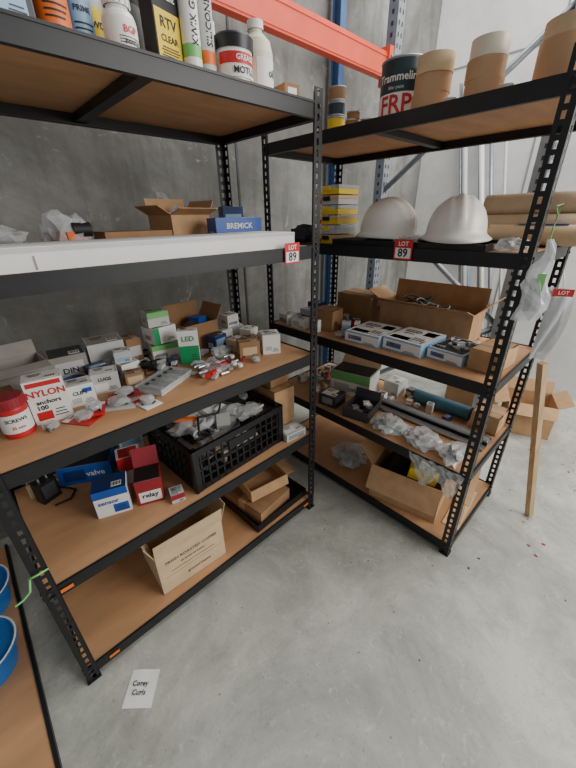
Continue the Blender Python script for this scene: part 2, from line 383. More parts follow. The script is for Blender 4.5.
# ---- level at 1.395
z=LV[3]+.0005
o=O('white_foam_panel',(.445,1.085,z)); o.box((0,0,.027),(1.06,.20,.054),foam); o.box((0,-.1006,.048),(1.06,.0012,.010),lgrey); o.box((-.3,-.1006,.02),(.004,.0012,.03),grey); o.done()
o=carton('open_cardboard_box',(.75,1.43,z),10,.19,.15,.12,card,flaps=(70,8,60,30),L=.06); o.crumple((0,0,.01),(.15,.12,.15),clear2,91,2); o.done()
pbox('blue_product_box',(.895,1.25,z),-10,.20,.09,.105,blue,front=[(.05,.1,.35,.5,white),(.4,.35,.95,.45,lblue)],top=[(.1,.1,.9,.9,dblue)],txt=[('BREMICK',.028,white,.5,.72,'front'),('bolts M8',.018,white,.68,.25,'front')]).done()
pbox('blue_product_box',(1.0,1.42,z),-20,.09,.09,.15,dblue,front=[(.1,.5,.9,.8,lblue)],top=[(.1,.1,.6,.9,red)]).done()
carton('flat_cardboard_box',(.50,1.30,z),-3,.22,.14,.07,card2,tape=False).done()
o=O('bag_of_fittings',(.30,1.29,z)); o.crumple((0,0,0),(.13,.12,.13),clear2,3,3,.5); o.box((.0,-.02,.05),(.07,.05,.05),orange,rz=30); o.cyl((.03,-.03,.08),.02,.05,ink,axis='x'); o.box((-.02,.02,.04),(.06,.06,.07),card2,rz=50); o.done()
o=O('bag_of_fittings',(.12,1.30,z),-20); o.crumple((0,0,0),(.14,.12,.10),clear2,14,3,.5); o.box((0,0,.035),(.09,.06,.04),dark,rz=20); o.box((.02,0,.07),(.04,.04,.02),lgrey); o.done()
o=O('loose_packets',(.645,1.24,z))
for i in range(7): o.box((-.09+i*.028,random.uniform(-.005,.005),.006+.009*(i%3)),(.05,.035,.006),[red,whitep,lgrey,grey,lblue][i%5],rz=random.uniform(-40,40))
o.done()
def tag(name,loc,rz,s=1):
    o=O(name,loc,rz); o.box((0,0,-.034*s),(.062*s,.0012,.060*s),red); o.box((0,-.0009,-.044*s),(.052*s,.0008,.030*s),white)
    o.text('LOT',.018*s,white,(0,-.0018,-.017*s)); o.text('89',.034*s,ink,(0,-.002,-.044*s)); return o
tag('lot_tag',(.93,LY0-.004,1.42),0,1.2).done()
tag('lot_tag',(RX0-.004,.715,1.42),-90,1.25).done()
# ---- level at .94
z=LV[2]+.0005
o=O('screw_jar',(.0,1.155,z),-5)
o.lathe([(0,0),(.036,0),(.038,.005),(.038,.088),(.034,.096)],red); o.lathe([(.040,.094),(.040,.118),(.037,.122),(0,.122)],dred)
for i in range(24):
    a=2*PI*i/24; o.box((.040*math.cos(a),.040*math.sin(a),.106),(.002,.003,.022),dred,rz=math.degrees(a))
o.patch(.0388,.018,.076,-100,100,white); o.ctext('SCREWS',.015,ink,.0398,.058,5); o.ctext('25 mm',.012,red,.0398,.035,5); o.done()
pbox('nylon_fastener_box',(.096,1.19,z),-9,.10,.07,.142,white,front=[(.06,.86,.94,.96,red),(.1,.08,.5,.28,red)],top=[(.08,.1,.92,.9,white)],txt=[('NYLON',.029,red,.5,.70,'front'),('anchors',.020,ink,.5,.50,'front'),('100',.02,ink,.3,.37,'front')]).done()
pbox('parts_carton',(-.02,1.29,z),4,.09,.10,.085,card2,front=[(.1,.3,.9,.8,orange)]).done()
carton('grey_parts_carton',(.06,1.435,z),5,.16,.12,.125,cardg,flaps=(100,8,None,None),L=.05).done()
pbox('grey_parts_carton',(.215,1.46,z),-6,.12,.12,.115,cardg,front=[(.12,.2,.88,.8,lgrey)],top=[(.03,.03,.97,.97,dark)],txt=[('DIN',.03,ink,.5,.5,'front')]).done()
pbox('white_parts_carton',(.355,1.465,z),-8,.13,.12,.13,lgrey,front=[(.1,.1,.5,.5,white)],top=[(.03,.04,.97,.96,cardg)],left=[(.1,.2,.9,.5,grey)]).done()
pbox('brown_parts_carton',(.464,1.485,z),0,.06,.09,.11,card2,front=[(.1,.3,.9,.7,lgrey)]).done()
o=O('blue_cable_coil',(.198,1.345,z))
for i in range(6):
    rr=.038+.004*(i%2); o.tube([(rr*math.cos(t*PI/12),rr*math.sin(t*PI/12),.006+i*.008) for t in range(24)],.0042,[lblue,blue,grey][i%3],6,True)
o.done()
pbox('small_white_box',(.19,1.235,z),-7,.08,.07,.075,white,front=[(.1,.15,.45,.4,lgrey),(.55,.6,.9,.8,blue)],top=[(.15,.2,.85,.8,lgrey)],txt=[('CLIPS',.018,ink,.45,.62,'front')]).done()
pbox('small_white_box',(.283,1.275,z),-16,.09,.07,.075,lgrey,front=[(.1,.1,.6,.5,white)],top=[(.05,.1,.9,.9,white)],txt=[('LUGS',.018,ink,.5,.7,'front')]).done()
pbox('small_white_box',(.385,1.345,z),10,.075,.075,.06,white,top=[(.1,.1,.9,.5,grey)],front=[(.1,.2,.9,.5,grey)]).done()
pbox('small_white_box',(.38,1.345,z+.0635),-14,.06,.06,.045,lgrey,top=[(.1,.1,.9,.5,white)],front=[(.1,.2,.9,.5,lblue)]).done()
pbox('small_navy_box',(.285,1.362,z),10,.07,.055,.07,dblue,top=[(.1,.1,.9,.5,lblue)],front=[(.1,.2,.9,.5,white)]).done()
pbox('small_card_box',(.375,1.245,z),-12,.065,.055,.05,card2,front=[(.1,.2,.9,.8,card3)]).done()
def packet(name,loc,rz,w,d,cm,items,rx=0,n=6):
    o=O(name,loc,rz,rx=rx); o.box((0,0,.002),(w,d,.003),cm); o.crumple((0,-.05*d,.0036),(w*.8,d*.62,.03),clear2,random.randint(0,50),2,.25)
    o.box((0,d*.38,.0042),(w*.95,d*.2,.0012),red if cm!=red else white); o.text('bolts',w*.22,ink,(0,d*.38,.0052),'top')
    for i in range(n): o.cyl((random.uniform(-.3,.3)*w,random.uniform(-.3,.18)*d,.01),.004,random.uniform(.02,.035),items,axis=random.choice('xy'),seg=8)
    return o
packet('blister_packet',(.155,1.105,z),35,.07,.10,red,alu).done()
packet('blister_packet',(.195,1.115,z+.012),-20,.06,.09,red,ink).done()
packet('blister_packet',(.265,1.12,z),60,.08,.12,lgrey,ink).done()
packet('blister_packet',(.30,1.15,z+.012),75,.06,.10,dred,ink).done()
packet('blister_packet',(.34,1.06,z),10,.06,.09,white,dark).done()
o=O('hinge_set_tray',(.455,1.165,z),28); o.box((0,0,.003),(.19,.115,.005),white)
for s_ in (-1,1): o.box((0,s_*.056,.012),(.19,.003,.022),clear2); o.box((s_*.094,0,.012),(.003,.115,.022),clear2)
for i in range(5): o.box((-.07+i*.035,0,.013),(.022,.085,.014),[steel,dark,grey][i%3]); o.cyl((-.07+i*.035,0.02,.022),.008,.01,ink)
o.box((0,0,.026),(.188,.112,.001),clear); o.done()
pbox('green_white_box',(.635,1.285,z),-32,.08,.045,.145,white,front=[(0,0,1,.55,green)],left=[(0,0,1,.55,green)],txt=[('LED',.03,green,.5,.76,'front')]).done()
o=carton('open_parts_carton',(.755,1.46,z),4,.18,.15,.125,card2,flaps=(None,8,None,30)); o.crumple((0,0,.01),(.15,.11,.13),dark,77,2); o.box((.03,0,.12),(.06,.06,.04),blue,rz=20); o.done()
pbox('blue_small_box',(.80,1.335,z),14,.075,.06,.075,dblue,front=[(.1,.4,.9,.8,lblue)],top=[(.1,.1,.9,.9,dark)]).done()
pbox('small_white_box',(.58,1.42,z),-10,.12,.10,.075,white,front=[(0,.7,1,1,lgreen),(.1,.2,.5,.5,grey)],top=[(.0,.0,1,.3,green),(.2,.45,.9,.8,lgrey)]).done()
pbox('small_white_box',(.575,1.425,z+.0785),8,.11,.09,.07,white,front=[(0,.0,.25,1,green)],top=[(.1,.1,.9,.6,green)]).done()
pbox('small_white_box',(.57,1.43,z+.152),-4,.09,.08,.06,lgrey,front=[(0,.6,1,1,lgreen)],top=[(.1,.1,.9,.9,lgreen)]).done()
for (x,y,dz,r,a) in ((.90,1.43,0,10,white),(.985,1.44,0,-12,lgrey),(.95,1.44,.064,5,white),(1.0,1.345,0,20,white)):
    pbox('small_white_box',(x,y,z+dz),r,.07,.065,.06,a,front=[(.1,.2,.9,.4,grey)],top=[(.2,.2,.8,.8,lgrey)]).done()
pbox('white_switch_box',(.96,1.135,z),-30,.08,.08,.09,white,front=[(.15,.2,.5,.4,lgrey)],top=[(.2,.2,.8,.8,lgrey)]).done()
pbox('small_card_box',(.845,1.15,z),-24,.09,.07,.08,card2,front=[(.15,.25,.85,.7,card3)],top=[(.0,.4,1,.6,kraft)]).done()
pbox('small_card_box',(.875,1.275,z),12,.08,.07,.05,card3,top=[(.1,.1,.9,.9,white)]).done()
pbox('small_card_box',(.95,1.26,z),-8,.06,.06,.045,card2).done()
o=O('loose_fittings_pile',(.675,1.11,z))
for i in range(40):
    x=random.uniform(-.11,.10);y=random.uniform(-.07,.05);a=random.uniform(0,180)
    k=i%4; zz=.008+.012*(i%3)
    if k==0: o.box((x,y,zz),(.035,.018,.01),[lgrey,grey,red][i%3],rz=a)
    elif k==1: o.cyl((x,y,zz),.007,.035,alu,axis='x',seg=8)
    elif k==2: o.cyl((x,y,zz),.011,.012,[whitep,dark][i%2],seg=10)
    else: o.box((x,y,zz),(.05,.012,.006),[steel,dred][i%2],rz=a)
o.crumple((-.03,-.01,.012),(.12,.09,.03),clear,12,2); o.done()
o=O('loose_fittings_pile',(.49,1.29,z))
for i in range(26): o.box((random.uniform(-.05,.06),random.uniform(-.04,.04),.008+.012*(i%4)),(.04,.018,.012),[lgrey,dark,card2,grey,dblue,ink][i%6],rz=random.uniform(0,180))
o.done()
o=O('bag_of_fittings',(.755,1.235,z)); o.crumple((0,0,0),(.09,.07,.06),clear2,21); o.box((0,0,.02),(.05,.04,.03),lgrey,rz=30); o.done()
# ---- level at .51
z=LV[1]+.0005
pbox('blue_open_box',(.165,1.44,z),-28,.20,.12,.085,blue,top=[(.05,.08,.95,.92,dblue)],front=[(.1,.2,.5,.8,dblue)],lid=(35,blue),txt=[('valve',.035,white,.7,.5,'front')],fine=False).done()
o=O('power_adaptor',(.0,1.40,z),20); o.box((0,0,.045),(.07,.05,.09),blkpl); o.box((0,-.026,.05),(.05,.004,.06),dark); o.cyl((-.015,0,.097),.004,.014,alu); o.cyl((.015,0,.097),.004,.014,alu); o.tube([(.035,0,.02),(.06,-.02,.01),(.07,-.06,.006),(.03,-.09,.006),(-.02,-.07,.006)],.004,ink); o.done()
pbox('blue_white_box',(.175,1.165,z),-20,.115,.09,.12,white,front=[(0,.72,1,1,blue),(.5,.08,.95,.4,blue)],top=[(.0,.0,1,1,dblue)],left=[(0,.0,1,1,blue)],txt=[('sensor',.026,blue,.4,.54,'front')]).done()
pbox('red_white_box',(.30,1.125,z),-22,.095,.095,.11,dred,front=[(.08,.1,.92,.55,white)],top=[(.08,.08,.92,.92,lgrey)],lid=(25,dred),txt=[('relay',.03,ink,.5,.38,'front')],fine=False).done()
pbox('red_white_box',(.29,1.285,z),-14,.09,.08,.13,white,front=[(0,.5,1,1,red)],top=[(.1,.1,.9,.9,red)]).done()
pbox('small_red_box',(.365,1.035,z),-15,.05,.05,.04,lgrey,front=[(0,.4,1,1,dred)],top=[(.1,.1,.9,.9,grey)]).done()
pbox('white_parts_carton',(.35,1.46,z),-5,.10,.10,.14,white,front=[(.1,.5,.9,.8,lblue)]).done()
def crate(loc,rz,w,d,h):
    o=O('black_plastic_crate',loc,rz); t=.008
    o.box((0,0,.006),(w-.02,d-.02,.008),blkpl)
    def wall(n,L,fn):
        for (zz,hh,tt) in ((.012,.024,t),(h-.014,.028,t+.006),(h*.5,.012,t),(h*.3,.006,t),(h*.7,.006,t)): fn(0,zz,L,hh,tt)
        for i in range(n+1): fn(-L/2+L*i/n,h/2,.008,h,t)
    wall(14,w,lambda u,zz,l,hh,tt:o.box((u,-d/2+t/2,zz),(l,tt,hh),blkpl))
    wall(14,w,lambda u,zz,l,hh,tt:o.box((u,d/2-t/2,zz),(l,tt,hh),blkpl))
    wall(9,d,lambda u,zz,l,hh,tt:o.box((-w/2+t/2,u,zz),(tt,l,hh),blkpl))
    wall(9,d,lambda u,zz,l,hh,tt:o.box((w/2-t/2,u,zz),(tt,l,hh),blkpl))
    for sx in (-1,1):
        for sy in (-1,1): o.box((sx*(w/2-.012),sy*(d/2-.012),h/2),(.028,.028,h),blkpl)
    o.box((0,-d/2-.001,h*.72),(w*.3,.006,.04),blkpl)
    return o
o=crate((.668,1.200,z),3,.49,.38,.20)
for i in range(64):
    x=random.uniform(-.19,.19);y=random.uniform(-.14,.14); lay=i/64*.17+.03
    m=[lgrey,grey,dark,white,grey,steel,whitep,grey,card3,lgrey,lgrey,ink][i%12]
    if i%3==0: o.cyl((x*.85,y*.7,lay),.016,.10,m,axis=random.choice('xy'),seg=10)
    else: o.box((x,y,lay),(random.uniform(.05,.12),random.uniform(.02,.06),random.uniform(.01,.03)),m,rz=random.uniform(0,180),ry=random.uniform(-25,25))
for i in range(7): o.crumple((random.uniform(-.14,.14),random.uniform(-.1,.1),.16),(.15,.10,.06),clear2,30+i,2,.5)
o.box((-.05,.02,.235),(.05,.12,.02),lgrey,rx=35,rz=30); o.box((.02,.06,.235),(.04,.12,.03),white,rx=50,rz=-20); o.box((.10,.0,.22),(.035,.14,.02),ink,rx=20,rz=40); o.box((-.13,.03,.215),(.06,.10,.02),orange,rx=15,rz=60)
o.tube([(-.15,-.1,.19),(-.1,-.02,.22),(-.02,-.06,.225),(.05,.02,.22),(.12,-.05,.20),(.17,.05,.2)],.006,ink)
o.done()
carton('cardboard_box',(1.0,1.215,z),-3,.125,.27,.235,card).done()
carton('open_cardboard_box',(1.0,1.225,z+.238),2,.12,.20,.09,card2,flaps=(60,None,20,None),L=.05).done()
pbox('flat_white_package',(.985,1.025,z),-6,.12,.08,.04,lgrey,top=[(.1,.2,.9,.8,white)],front=[(.1,.2,.9,.8,grey)]).done()
# ---- bottom level
z=LV[0]+.0005
o=carton('coffee_carton',(.375,1.125,z),-3,.30,.235,.22,card3,flaps=(12,25,20,18),L=.085)
o.text('FRESH ROASTED COFFEE',.021,pencil,(0,-.1185,.165)); o.text('to brew at home',.016,pencil,(0,-.1185,.135)); o.text('ground beans',.020,pencil,(.02,-.1185,.05)); o.box((0,-.118,.108),(.2,.001,.002),pencil); o.box((0,-.118,.088),(.26,.001,.001),card2); o.done()
o=O('black_tray',(.875,1.20,z),2); o.box((0,0,.003),(.36,.42,.005),blkpl)
for s_ in (-1,1): o.box((s_*.18,0,.022),(.005,.42,.044),blkpl); o.box((0,s_*.21,.022),(.36,.005,.044),blkpl)
o.done()
carton('shallow_cardboard_box',(.83,1.15,z+.008),8,.23,.28,.085,card2,tape=True).done()
carton('shallow_cardboard_box',(.88,1.20,z+.096),-8,.23,.26,.07,card,flaps=(170,None,None,95),L=.06).done()
carton('shallow_cardboard_box',(.59,1.42,z),0,.18,.18,.09,card2).done()
# ================================================================ RIGHT UNIT
z=RV[4]+.0005
o=O('tin_stack',(1.37,1.13,z))
for i in range(3):
    o.lathe([(0,0),(.034,0,steel),(.036,.003,steel),(.035,.006,[yellow,olive,card2][i]),(.035,.042,steel),(.037,.045,steel),(.036,.048,steel),(.031,.046,steel),(0,.046,steel)],steel,c=(0,0,i*.049))
o.done()
for (y,x,zz) in ((1.04,1.36,0),(.995,1.40,0),(1.035,1.362,.026)):
    o=O('round_tin',(x,y,z+zz)); o.lathe([(0,0),(.026,0,card2),(.026,.02,alu),(.028,.021,alu),(.027,.025,alu),(0,.024,alu)],card3 if zz else orange); o.done()
o=O('paint_tin',(1.46,.885,z),-76)
r=.082;h=.185
o.lathe([(0,.003),(r-.004,.003),(r,0,steel),(r+.002,.003,steel),(r,.006,olive),(r,h-.008,steel),(r+.003,h-.004,steel),(r+.001,h,steel),(r-.008,h-.006,steel),(0,h-.007,steel)],steel,seg=36)
o.patch(r+.0008,.012,.082,-75,75,white); o.ctext('FRP',.078,red,r+.002,.045,0); o.ctext('Trammelin',.034,white,r+.002,.125,0); o.ctext('filler paste',.014,lgrey,r+.002,.096,0)
o.tube([(math.cos(a)*(r+.008),math.sin(a)*.02-.01,h-.03-math.sin(a)*.07) for a in [PI*k/12 for k in range(13)]],.002,steel,6); o.done()
def roll(loc,ro,ri,h,name='packing_tape_roll',m=kraft):
    o=O(name,loc); o.lathe([(ri,0,card3),(ro,0,m),(ro,h,card3),(ri,h,card2)],m,closed=True,seg=36)
    for k in range(3):
        rr=ri+(ro-ri)*(k+1)/4; o.lathe([(rr-.0006,h+.0004),(rr+.0006,h+.0004)],card2,seg=36)
    return o
for i in range(3): roll((1.40+.004*(i%2),.738-.003*i,z+i*.0505),.060,.035,.05,m=[kraft,kraft,card3][i]).done()
for i in range(2): roll((1.40,.560+.004*i,z+i*.0505),.056,.035,.05).done()
roll((1.40,.562,z+.1015),.054,.033,.048,m=cream).done()
roll((1.42,.36,z),.070,.036,.10,m=kraft).done()
roll((1.42,.36,z+.101),.066,.036,.04,m=card3).done()
for (y,x) in ((.478,1.36),(.468,1.41),(.645,1.36)):
    o=O('bottle_cap',(x,y,z)); o.lathe([(0,0),(.02,0),(.019,.018),(.017,.02),(0,.02)],lgrey); o.done()
o=O('red_rag_bundle',(1.66,.40,z)); o.crumple((0,0,0),(.17,.14,.22),mat('red_cloth',(206,78,62),.8,var=.15),17); o.done()
# ---- hard hats
z=RV[3]+.0005
def hardhat(loc,rz,rx=0,S=1.0):
    o=O('hard_hat',loc,rz,rx=rx); NA=48; NR=12; V=[];Fs=[]
    def ring(k):
        ph=k/NR*PI/2
        out=[]
        for i in range(NA):
            a=2*PI*i/NA; c=math.cos(ph)**.85 if ph<PI/2-1e-6 else 0
            x=.108*c*math.cos(a); y=-.132*c*math.sin(a); zz=.028+.126*math.sin(ph)
            rid=math.exp(-(x/.013)**2)*.011*min(1,k/3)+math.exp(-((abs(x)-.036)/.008)**2)*.005*min(1,k/3)
            s=1+(rid/.13); out.append((x*s,y*s,zz+rid))
        return out
    def brim(ex,zz,peak):
        out=[]
        for i in range(NA):
            a=2*PI*i/NA; fr=max(0,math.sin(a))**2
            e=ex+peak*fr; out.append(((.108+e*(1-.5*fr))*math.cos(a),-(.132+e)*math.sin(a),zz-.006*fr*(peak>0)))
        return out
    rings=[brim(.016,.006,.048),brim(.020,.010,.052),brim(.003,.024,.010),brim(.0,.034,.0)]+[ring(k) for k in range(1,NR)]
    V=[(p[0]*S,p[1]*S,p[2]*S) for rg in rings for p in rg]; top=len(V); V.append((0,0,(.028+.126+.011)*S))
    for j in range(len(rings)-1):
        for i in range(NA): Fs.append((j*NA+i,j*NA+(i+1)%NA,(j+1)*NA+(i+1)%NA,(j+1)*NA+i))
    b=(len(rings)-1)*NA
    for i in range(NA): Fs.append((b+i,b+(i+1)%NA,top))
    o.put(V,Fs,hat,None,True)
    o.lathe([(.088,.006),(.090,.03)],ink,seg=24)
    for i in range(6):
        a=PI/3*i; o.tube([(.095*math.cos(a),.11*math.sin(a),.02),(.06*math.cos(a),.07*math.sin(a),.085),(0,0,.11)],.004,grey,5)
    return o
o=O('black_tray',(1.47,.76,z),-90); o.box((0,0,.003),(.66,.28,.005),blkpl)
for s_ in (-1,1): o.box((s_*.33,0,.012),(.006,.28,.024),blkpl); o.box((0,s_*.14,.012),(.66,.006,.024),blkpl)
o.done()
hardhat((1.475,.895,z+.026),-8).done()
hardhat((1.475,.595,z+.026),-62).done()
o=O('plastic_wrap',(1.375,.745,z+.008)); o.crumple((0,-.0,.0),(.06,.10,.035),clear2,44,3,.5); o.done()
o=O('plastic_wrap',(1.375,.360,z+.0)); o.crumple((0,0,.004),(.11,.10,.045),clear2,45,3,.5); o.done()
o=O('organiser_case_stack',(1.46,1.18,z),-90)
for i in range(6):
    zz=i*.042; o.box((0,0,zz+.012),(.14,.15,.022),[yellow,lgrey,yellow][i%3]); o.box((0,0,zz+.031),(.142,.152,.014),clear2 if i%2 else card3); o.box((0,-.078,zz+.025),(.04,.006,.018),[ink,yellow][i%2]); o.box((-.05,-.0765,zz+.013),(.04,.002,.014),[red,white][i%2])
o.done()
o=O('black_tool_pouch',(1.40,1.34,z),-80); o.crumple((0,0,0),(.14,.12,.09),ink,5,3,.2); o.box((0,-.055,.04),(.08,.02,.05),dark); o.done()
o=O('cardboard_tube_bundle',(1.76,.40,z))
for (dx,dz,r,m,L) in ((-0.01,.058,.056,tan,.70),(.09,.046,.042,card3,.62),(-.10,.042,.036,card3,.50),(.035,.148,.043,tan,.66)):
    M0=Matrix.Translation((dx,-.12,dz))@Matrix.Rotation(PI/2,4,'X')
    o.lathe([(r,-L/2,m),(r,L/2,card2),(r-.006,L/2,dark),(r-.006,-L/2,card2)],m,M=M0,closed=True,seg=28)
o.box((-.10,-.05,.080),(.03,.16,.003),blue); o.done()
# ---- level .92
z=RV[2]+.0005
def flatbox(x,y,w,d,h,rz=-90,n='flat_product_box'):
    return pbox(n,(x,y,z),rz,w,d,h,lblue,front=[(0,.12,1,.88,white),(.1,.3,.5,.7,blue)],top=[(.01,.02,.99,.98,white),(.08,.10,.92,.30,lgrey),(.62,.60,.92,.88,lblue)],left=[(0,.12,1,.88,white)],txt=[('hinge 110',.022,dblue,.33,.7,'top')])
flatbox(1.485,.920,.195,.23,.055,-88).done()
flatbox(1.51,.708,.195,.23,.06,-93).done()
o=flatbox(1.535,.512,.16,.22,.05,-97)
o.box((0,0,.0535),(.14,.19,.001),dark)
for i in range(18): o.box((random.uniform(-.055,.055),random.uniform(-.08,.08),.058),(.035,.018,.008),[steel,grey,lgrey,white][i%4],rz=random.uniform(0,180))
o.done()
carton('small_cardboard_box',(1.52,.365,z),-96,.11,.19,.09,card).done()
o=carton('large_open_carton',(1.785,.78,z),-90,.50,.16,.15,card,flaps=(70,8,60,45),L=.10)
for i in range(10):
    rr=random.uniform(.040,.055); cx,cy=random.uniform(-.12,.12),random.uniform(-.01,.01); tl=random.uniform(-.35,.35); zz=.09+i*.009
    o.tube([(cx+1.4*rr*math.cos(t*PI/10),cy+rr*math.sin(t*PI/10),zz+tl*rr*math.cos(t*PI/10)+.008*math.sin(t)) for t in range(20)],.004,[ink,dark,grey,lgrey][i%4],6,True)
o.done()
carton('small_cardboard_box',(1.47,1.22,z),-80,.13,.12,.115,card2,tape=False).done()
pbox('small_white_box',(1.39,1.35,z),-80,.09,.08,.05,white,front=[(.1,.2,.6,.8,lgrey)],top=[(.1,.2,.8,.8,lgrey)]).done()
pbox('small_white_box',(1.50,1.38,z),-96,.10,.08,.08,lgrey,front=[(.1,.2,.9,.6,blue)],top=[(.1,.2,.8,.8,white)]).done()
pbox('small_white_box',(1.39,1.46,z),-96,.08,.08,.06,white,front=[(.1,.2,.9,.6,grey)]).done()
pbox('blue_small_box',(1.60,1.42,z),-90,.09,.07,.10,dblue,front=[(.1,.2,.9,.6,white)]).done()
carton('cardboard_box',(1.77,1.20,z),-90,.24,.18,.16,card2).done()
# ---- level .485
z=RV[1]+.0005
pbox('green_white_carton',(1.64,1.12,z),-78,.26,.16,.15,white,front=[(0,.62,1,1,lgreen),(.1,.15,.5,.5,lgrey)],top=[(.03,.05,.97,.95,lgreen)],txt=[('cable',.04,green,.65,.3,'front')],lid=(45,card3),fine=False).done()
o=carton('parts_box',(1.44,.925,z),-78,.15,.17,.06,dark,flaps=(None,12,None,None),L=.05)
for i in range(12): o.box((random.uniform(-.06,.06),random.uniform(-.07,.07),.03+.008*(i%3)),(.035,.03,.02),[ink,white,steel,dark,red][i%5],rz=random.uniform(0,180))
o.done()
pbox('white_label_box',(1.42,1.12,z),-84,.12,.11,.07,dark,top=[(.1,.1,.7,.9,white)],front=[(.2,.2,.8,.8,grey)]).done()
o=O('bag_of_hardware',(1.41,.725,z)); o.crumple((0,0,.0),(.16,.18,.07),clear2,50,3,.4)
for i in range(14): o.box((random.uniform(-.04,.04),random.uniform(-.06,.06),.024),(.04,.014,.012),[steel,dark,white,green][i%4],rz=random.uniform(0,180))
o.done()
o=O('bag_of_hardware',(1.42,.55,z)); o.crumple((0,0,.0),(.17,.18,.06),clear2,51,3,.4)
for i in range(12): o.cyl((random.uniform(-.04,.04),random.uniform(-.06,.06),.024),.008,.05,[steel,ink,lgrey][i%3],axis=random.choice('xy'),seg=8)
o.done()
o=O('bag_of_hardware',(1.41,.39,z)); o.crumple((0,0,.0),(.16,.12,.07),clear2,52,3,.45); o.box((0,0,.028),(.08,.05,.02),dark,rz=20); o.box((.02,-.02,.04),(.05,.05,.01),alu,rz=50); o.done()
o=O('hanging_plastic_sheet',(RX0-.007,.42,z+.012),-90)
V=[];Fs=[]
for j in range(10):
    for i in range(12):
        x=-.13+.26*i/11; t=j/9
        V.append((x*(1-.35*t)+.02*t,-.004-.014*abs(math.sin(i*1.3+j*.7))-.01*t,.004-.11*t*(1+.3*math.sin(i*.8))))
for j in range(9):
    for i in range(11): Fs.append((j*12+i,j*12+i+1,(j+1)*12+i+1,(j+1)*12+i))
o.put(V,Fs,clear2); o.box((-.03,-.012,-.045),(.07,.004,.05),white,ry=12); o.box((.05,-.012,-.03),(.05,.004,.03),grey,ry=-10); o.done()
o=O('aluminium_track',(1.61,.60,z),0)
for dx,m,zz in ((-.05,alu,0),(-.02,dark,.0),(.015,alu,0),(.045,steel,0),(0,lgrey,.022)):
    o.box((dx,0,.004+zz),(.026,.58,.004),m); o.box((dx-.012,0,.011+zz),(.002,.58,.018),m); o.box((dx+.012,0,.011+zz),(.002,.58,.018),m)
o.done()
o=O('teal_pipe_insulation',(1.79,.62,z)); M0=Matrix.Translation((0,0,.040))@Matrix.Rotation(PI/2,4,'X'); o.lathe([(.038,-.16,teal),(.038,.16,ink),(.02,.16,dark),(.02,-.16,ink)],teal,M=M0,closed=True); o.done()
pbox('white_parts_carton',(1.80,.92,z),-90,.10,.12,.09,lgrey,top=[(.1,.1,.9,.9,white)]).done()
carton('cardboard_box',(1.80,.375,z),-90,.13,.15,.10,card).done()
# ---- bottom
z=RV[0]+.0005
o=carton('large_open_carton',(1.515,.60,z),-80,.36,.32,.22,card,flaps=(150,10,35,100),L=.13)
o.crumple((-.08,.0,0.01),(.16,.22,.24),ink,61,3,.3); o.box((.06,-.03,.225),(.14,.18,.06),yellow,rz=10,ry=8); o.box((.06,-.03,.252),(.10,.15,.016),ink,rz=10,ry=8); o.box((.05,-.02,.10),(.13,.19,.18),dark); o.text('PRO',.05,yellow,(.06,-.03,.2625),'top')
o.crumple((.0,.10,.14),(.14,.08,.14),clear2,62,2); o.done()
o=O('cardboard_sheet',(1.60,.345,z),5); o.box((0,0,.002),(.34,.08,.004),card3); o.box((-.03,.005,.006),(.2,.06,.003),card,rz=6); o.done()
carton('cardboard_box',(1.79,.93,z),-90,.20,.18,.17,card2).done()
o=O('bag_of_hardware',(1.50,1.02,z)); o.crumple((0,0,.0),(.20,.22,.10),clear2,55,3,.4)
for i in range(12): o.cyl((random.uniform(-.05,.05),random.uniform(-.06,.06),.03),.010,.06,[dark,ink,grey][i%3],axis=random.choice('xy'),seg=8)
o.done()
# ================================================================ loose things
o=O('hanging_plastic_bag',(1.283,.243,1.44),-60)
o.tube([(0,0,.06),(0,.004,.02),(0,0,-.01)],.0022,lgreen,6); o.tube([(0,0,.05),(-.012,-.01,.075),(.012,.02,.08),(.0,.0,.05)],.0022,lgreen,6)
V=[];Fs=[]
for j in range(14):
    t=j/13; wv=.008+.030*min(1,t*1.8)
    for i in range(10):
        a=2*PI*i/10; k=1+.45*noise.noise(Vector((math.cos(a)*2,math.sin(a)*2,j*.6))); V.append((wv*k*math.cos(a)+.01*math.sin(j*.8),.35*wv*k*math.sin(a),-.01-.24*t))
for j in range(13):
    for i in range(10): Fs.append((j*10+i,j*10+(i+1)%10,(j+1)*10+(i+1)%10,(j+1)*10+i))
o.put(V,Fs,clear3); o.box((0,0,-.17),(.035,.010,.10),grey); o.box((.005,-.008,-.13),(.02,.006,.05),lgreen); o.done()
o=O('hanging_document_sleeve',(1.345,.185,1.29),-62)
o.tube([(0,.0,0),(.0,.03,.045)],.0015,white,5)
V=[];Fs=[]
for j in range(10):
    for i in range(8):
        x=-.040+.08*i/7; V.append((x*(1-.04*j)+.008*math.sin(j*.5),.010*math.sin(i*1.1+j*.5),-.235*j/9))
for j in range(9):
    for i in range(7): Fs.append((j*8+i,j*8+i+1,(j+1)*8+i+1,(j+1)*8+i))
o.put(V,Fs,clear3,None,True); o.box((0,.006,-.12),(.05,.003,.18),lgrey); o.box((0,-.014,-.012),(.055,.002,.022),red); o.text('LOT',.015,white,(0,-.0165,-.012)); o.done()
o=O('green_string_tie',(LX0-.004,LY0-.004,.60)); o.tube([(0,0,.0),(-.01,-.015,-.03),(-.03,-.01,-.05),(-.05,-.02,-.045)],.003,lgreen,6); o.tube([(-.004,.0,0),(.02,-.006,.004),(.045,0,0)],.003,lgreen,6); o.done()
o=O('wooden_stake'); a=Vector((1.88,.075,.0)); b=Vector((1.68,.215,.93)); dr=(b-a).normalized(); sx=dr.cross(Vector((0,0,1))).normalized(); sy=sx.cross(dr)
V=[p+sx*i*.016+sy*j*.012 for p in (a+Vector((0,0,.008)),b) for (i,j) in ((-1,-1),(1,-1),(1,1),(-1,1))]
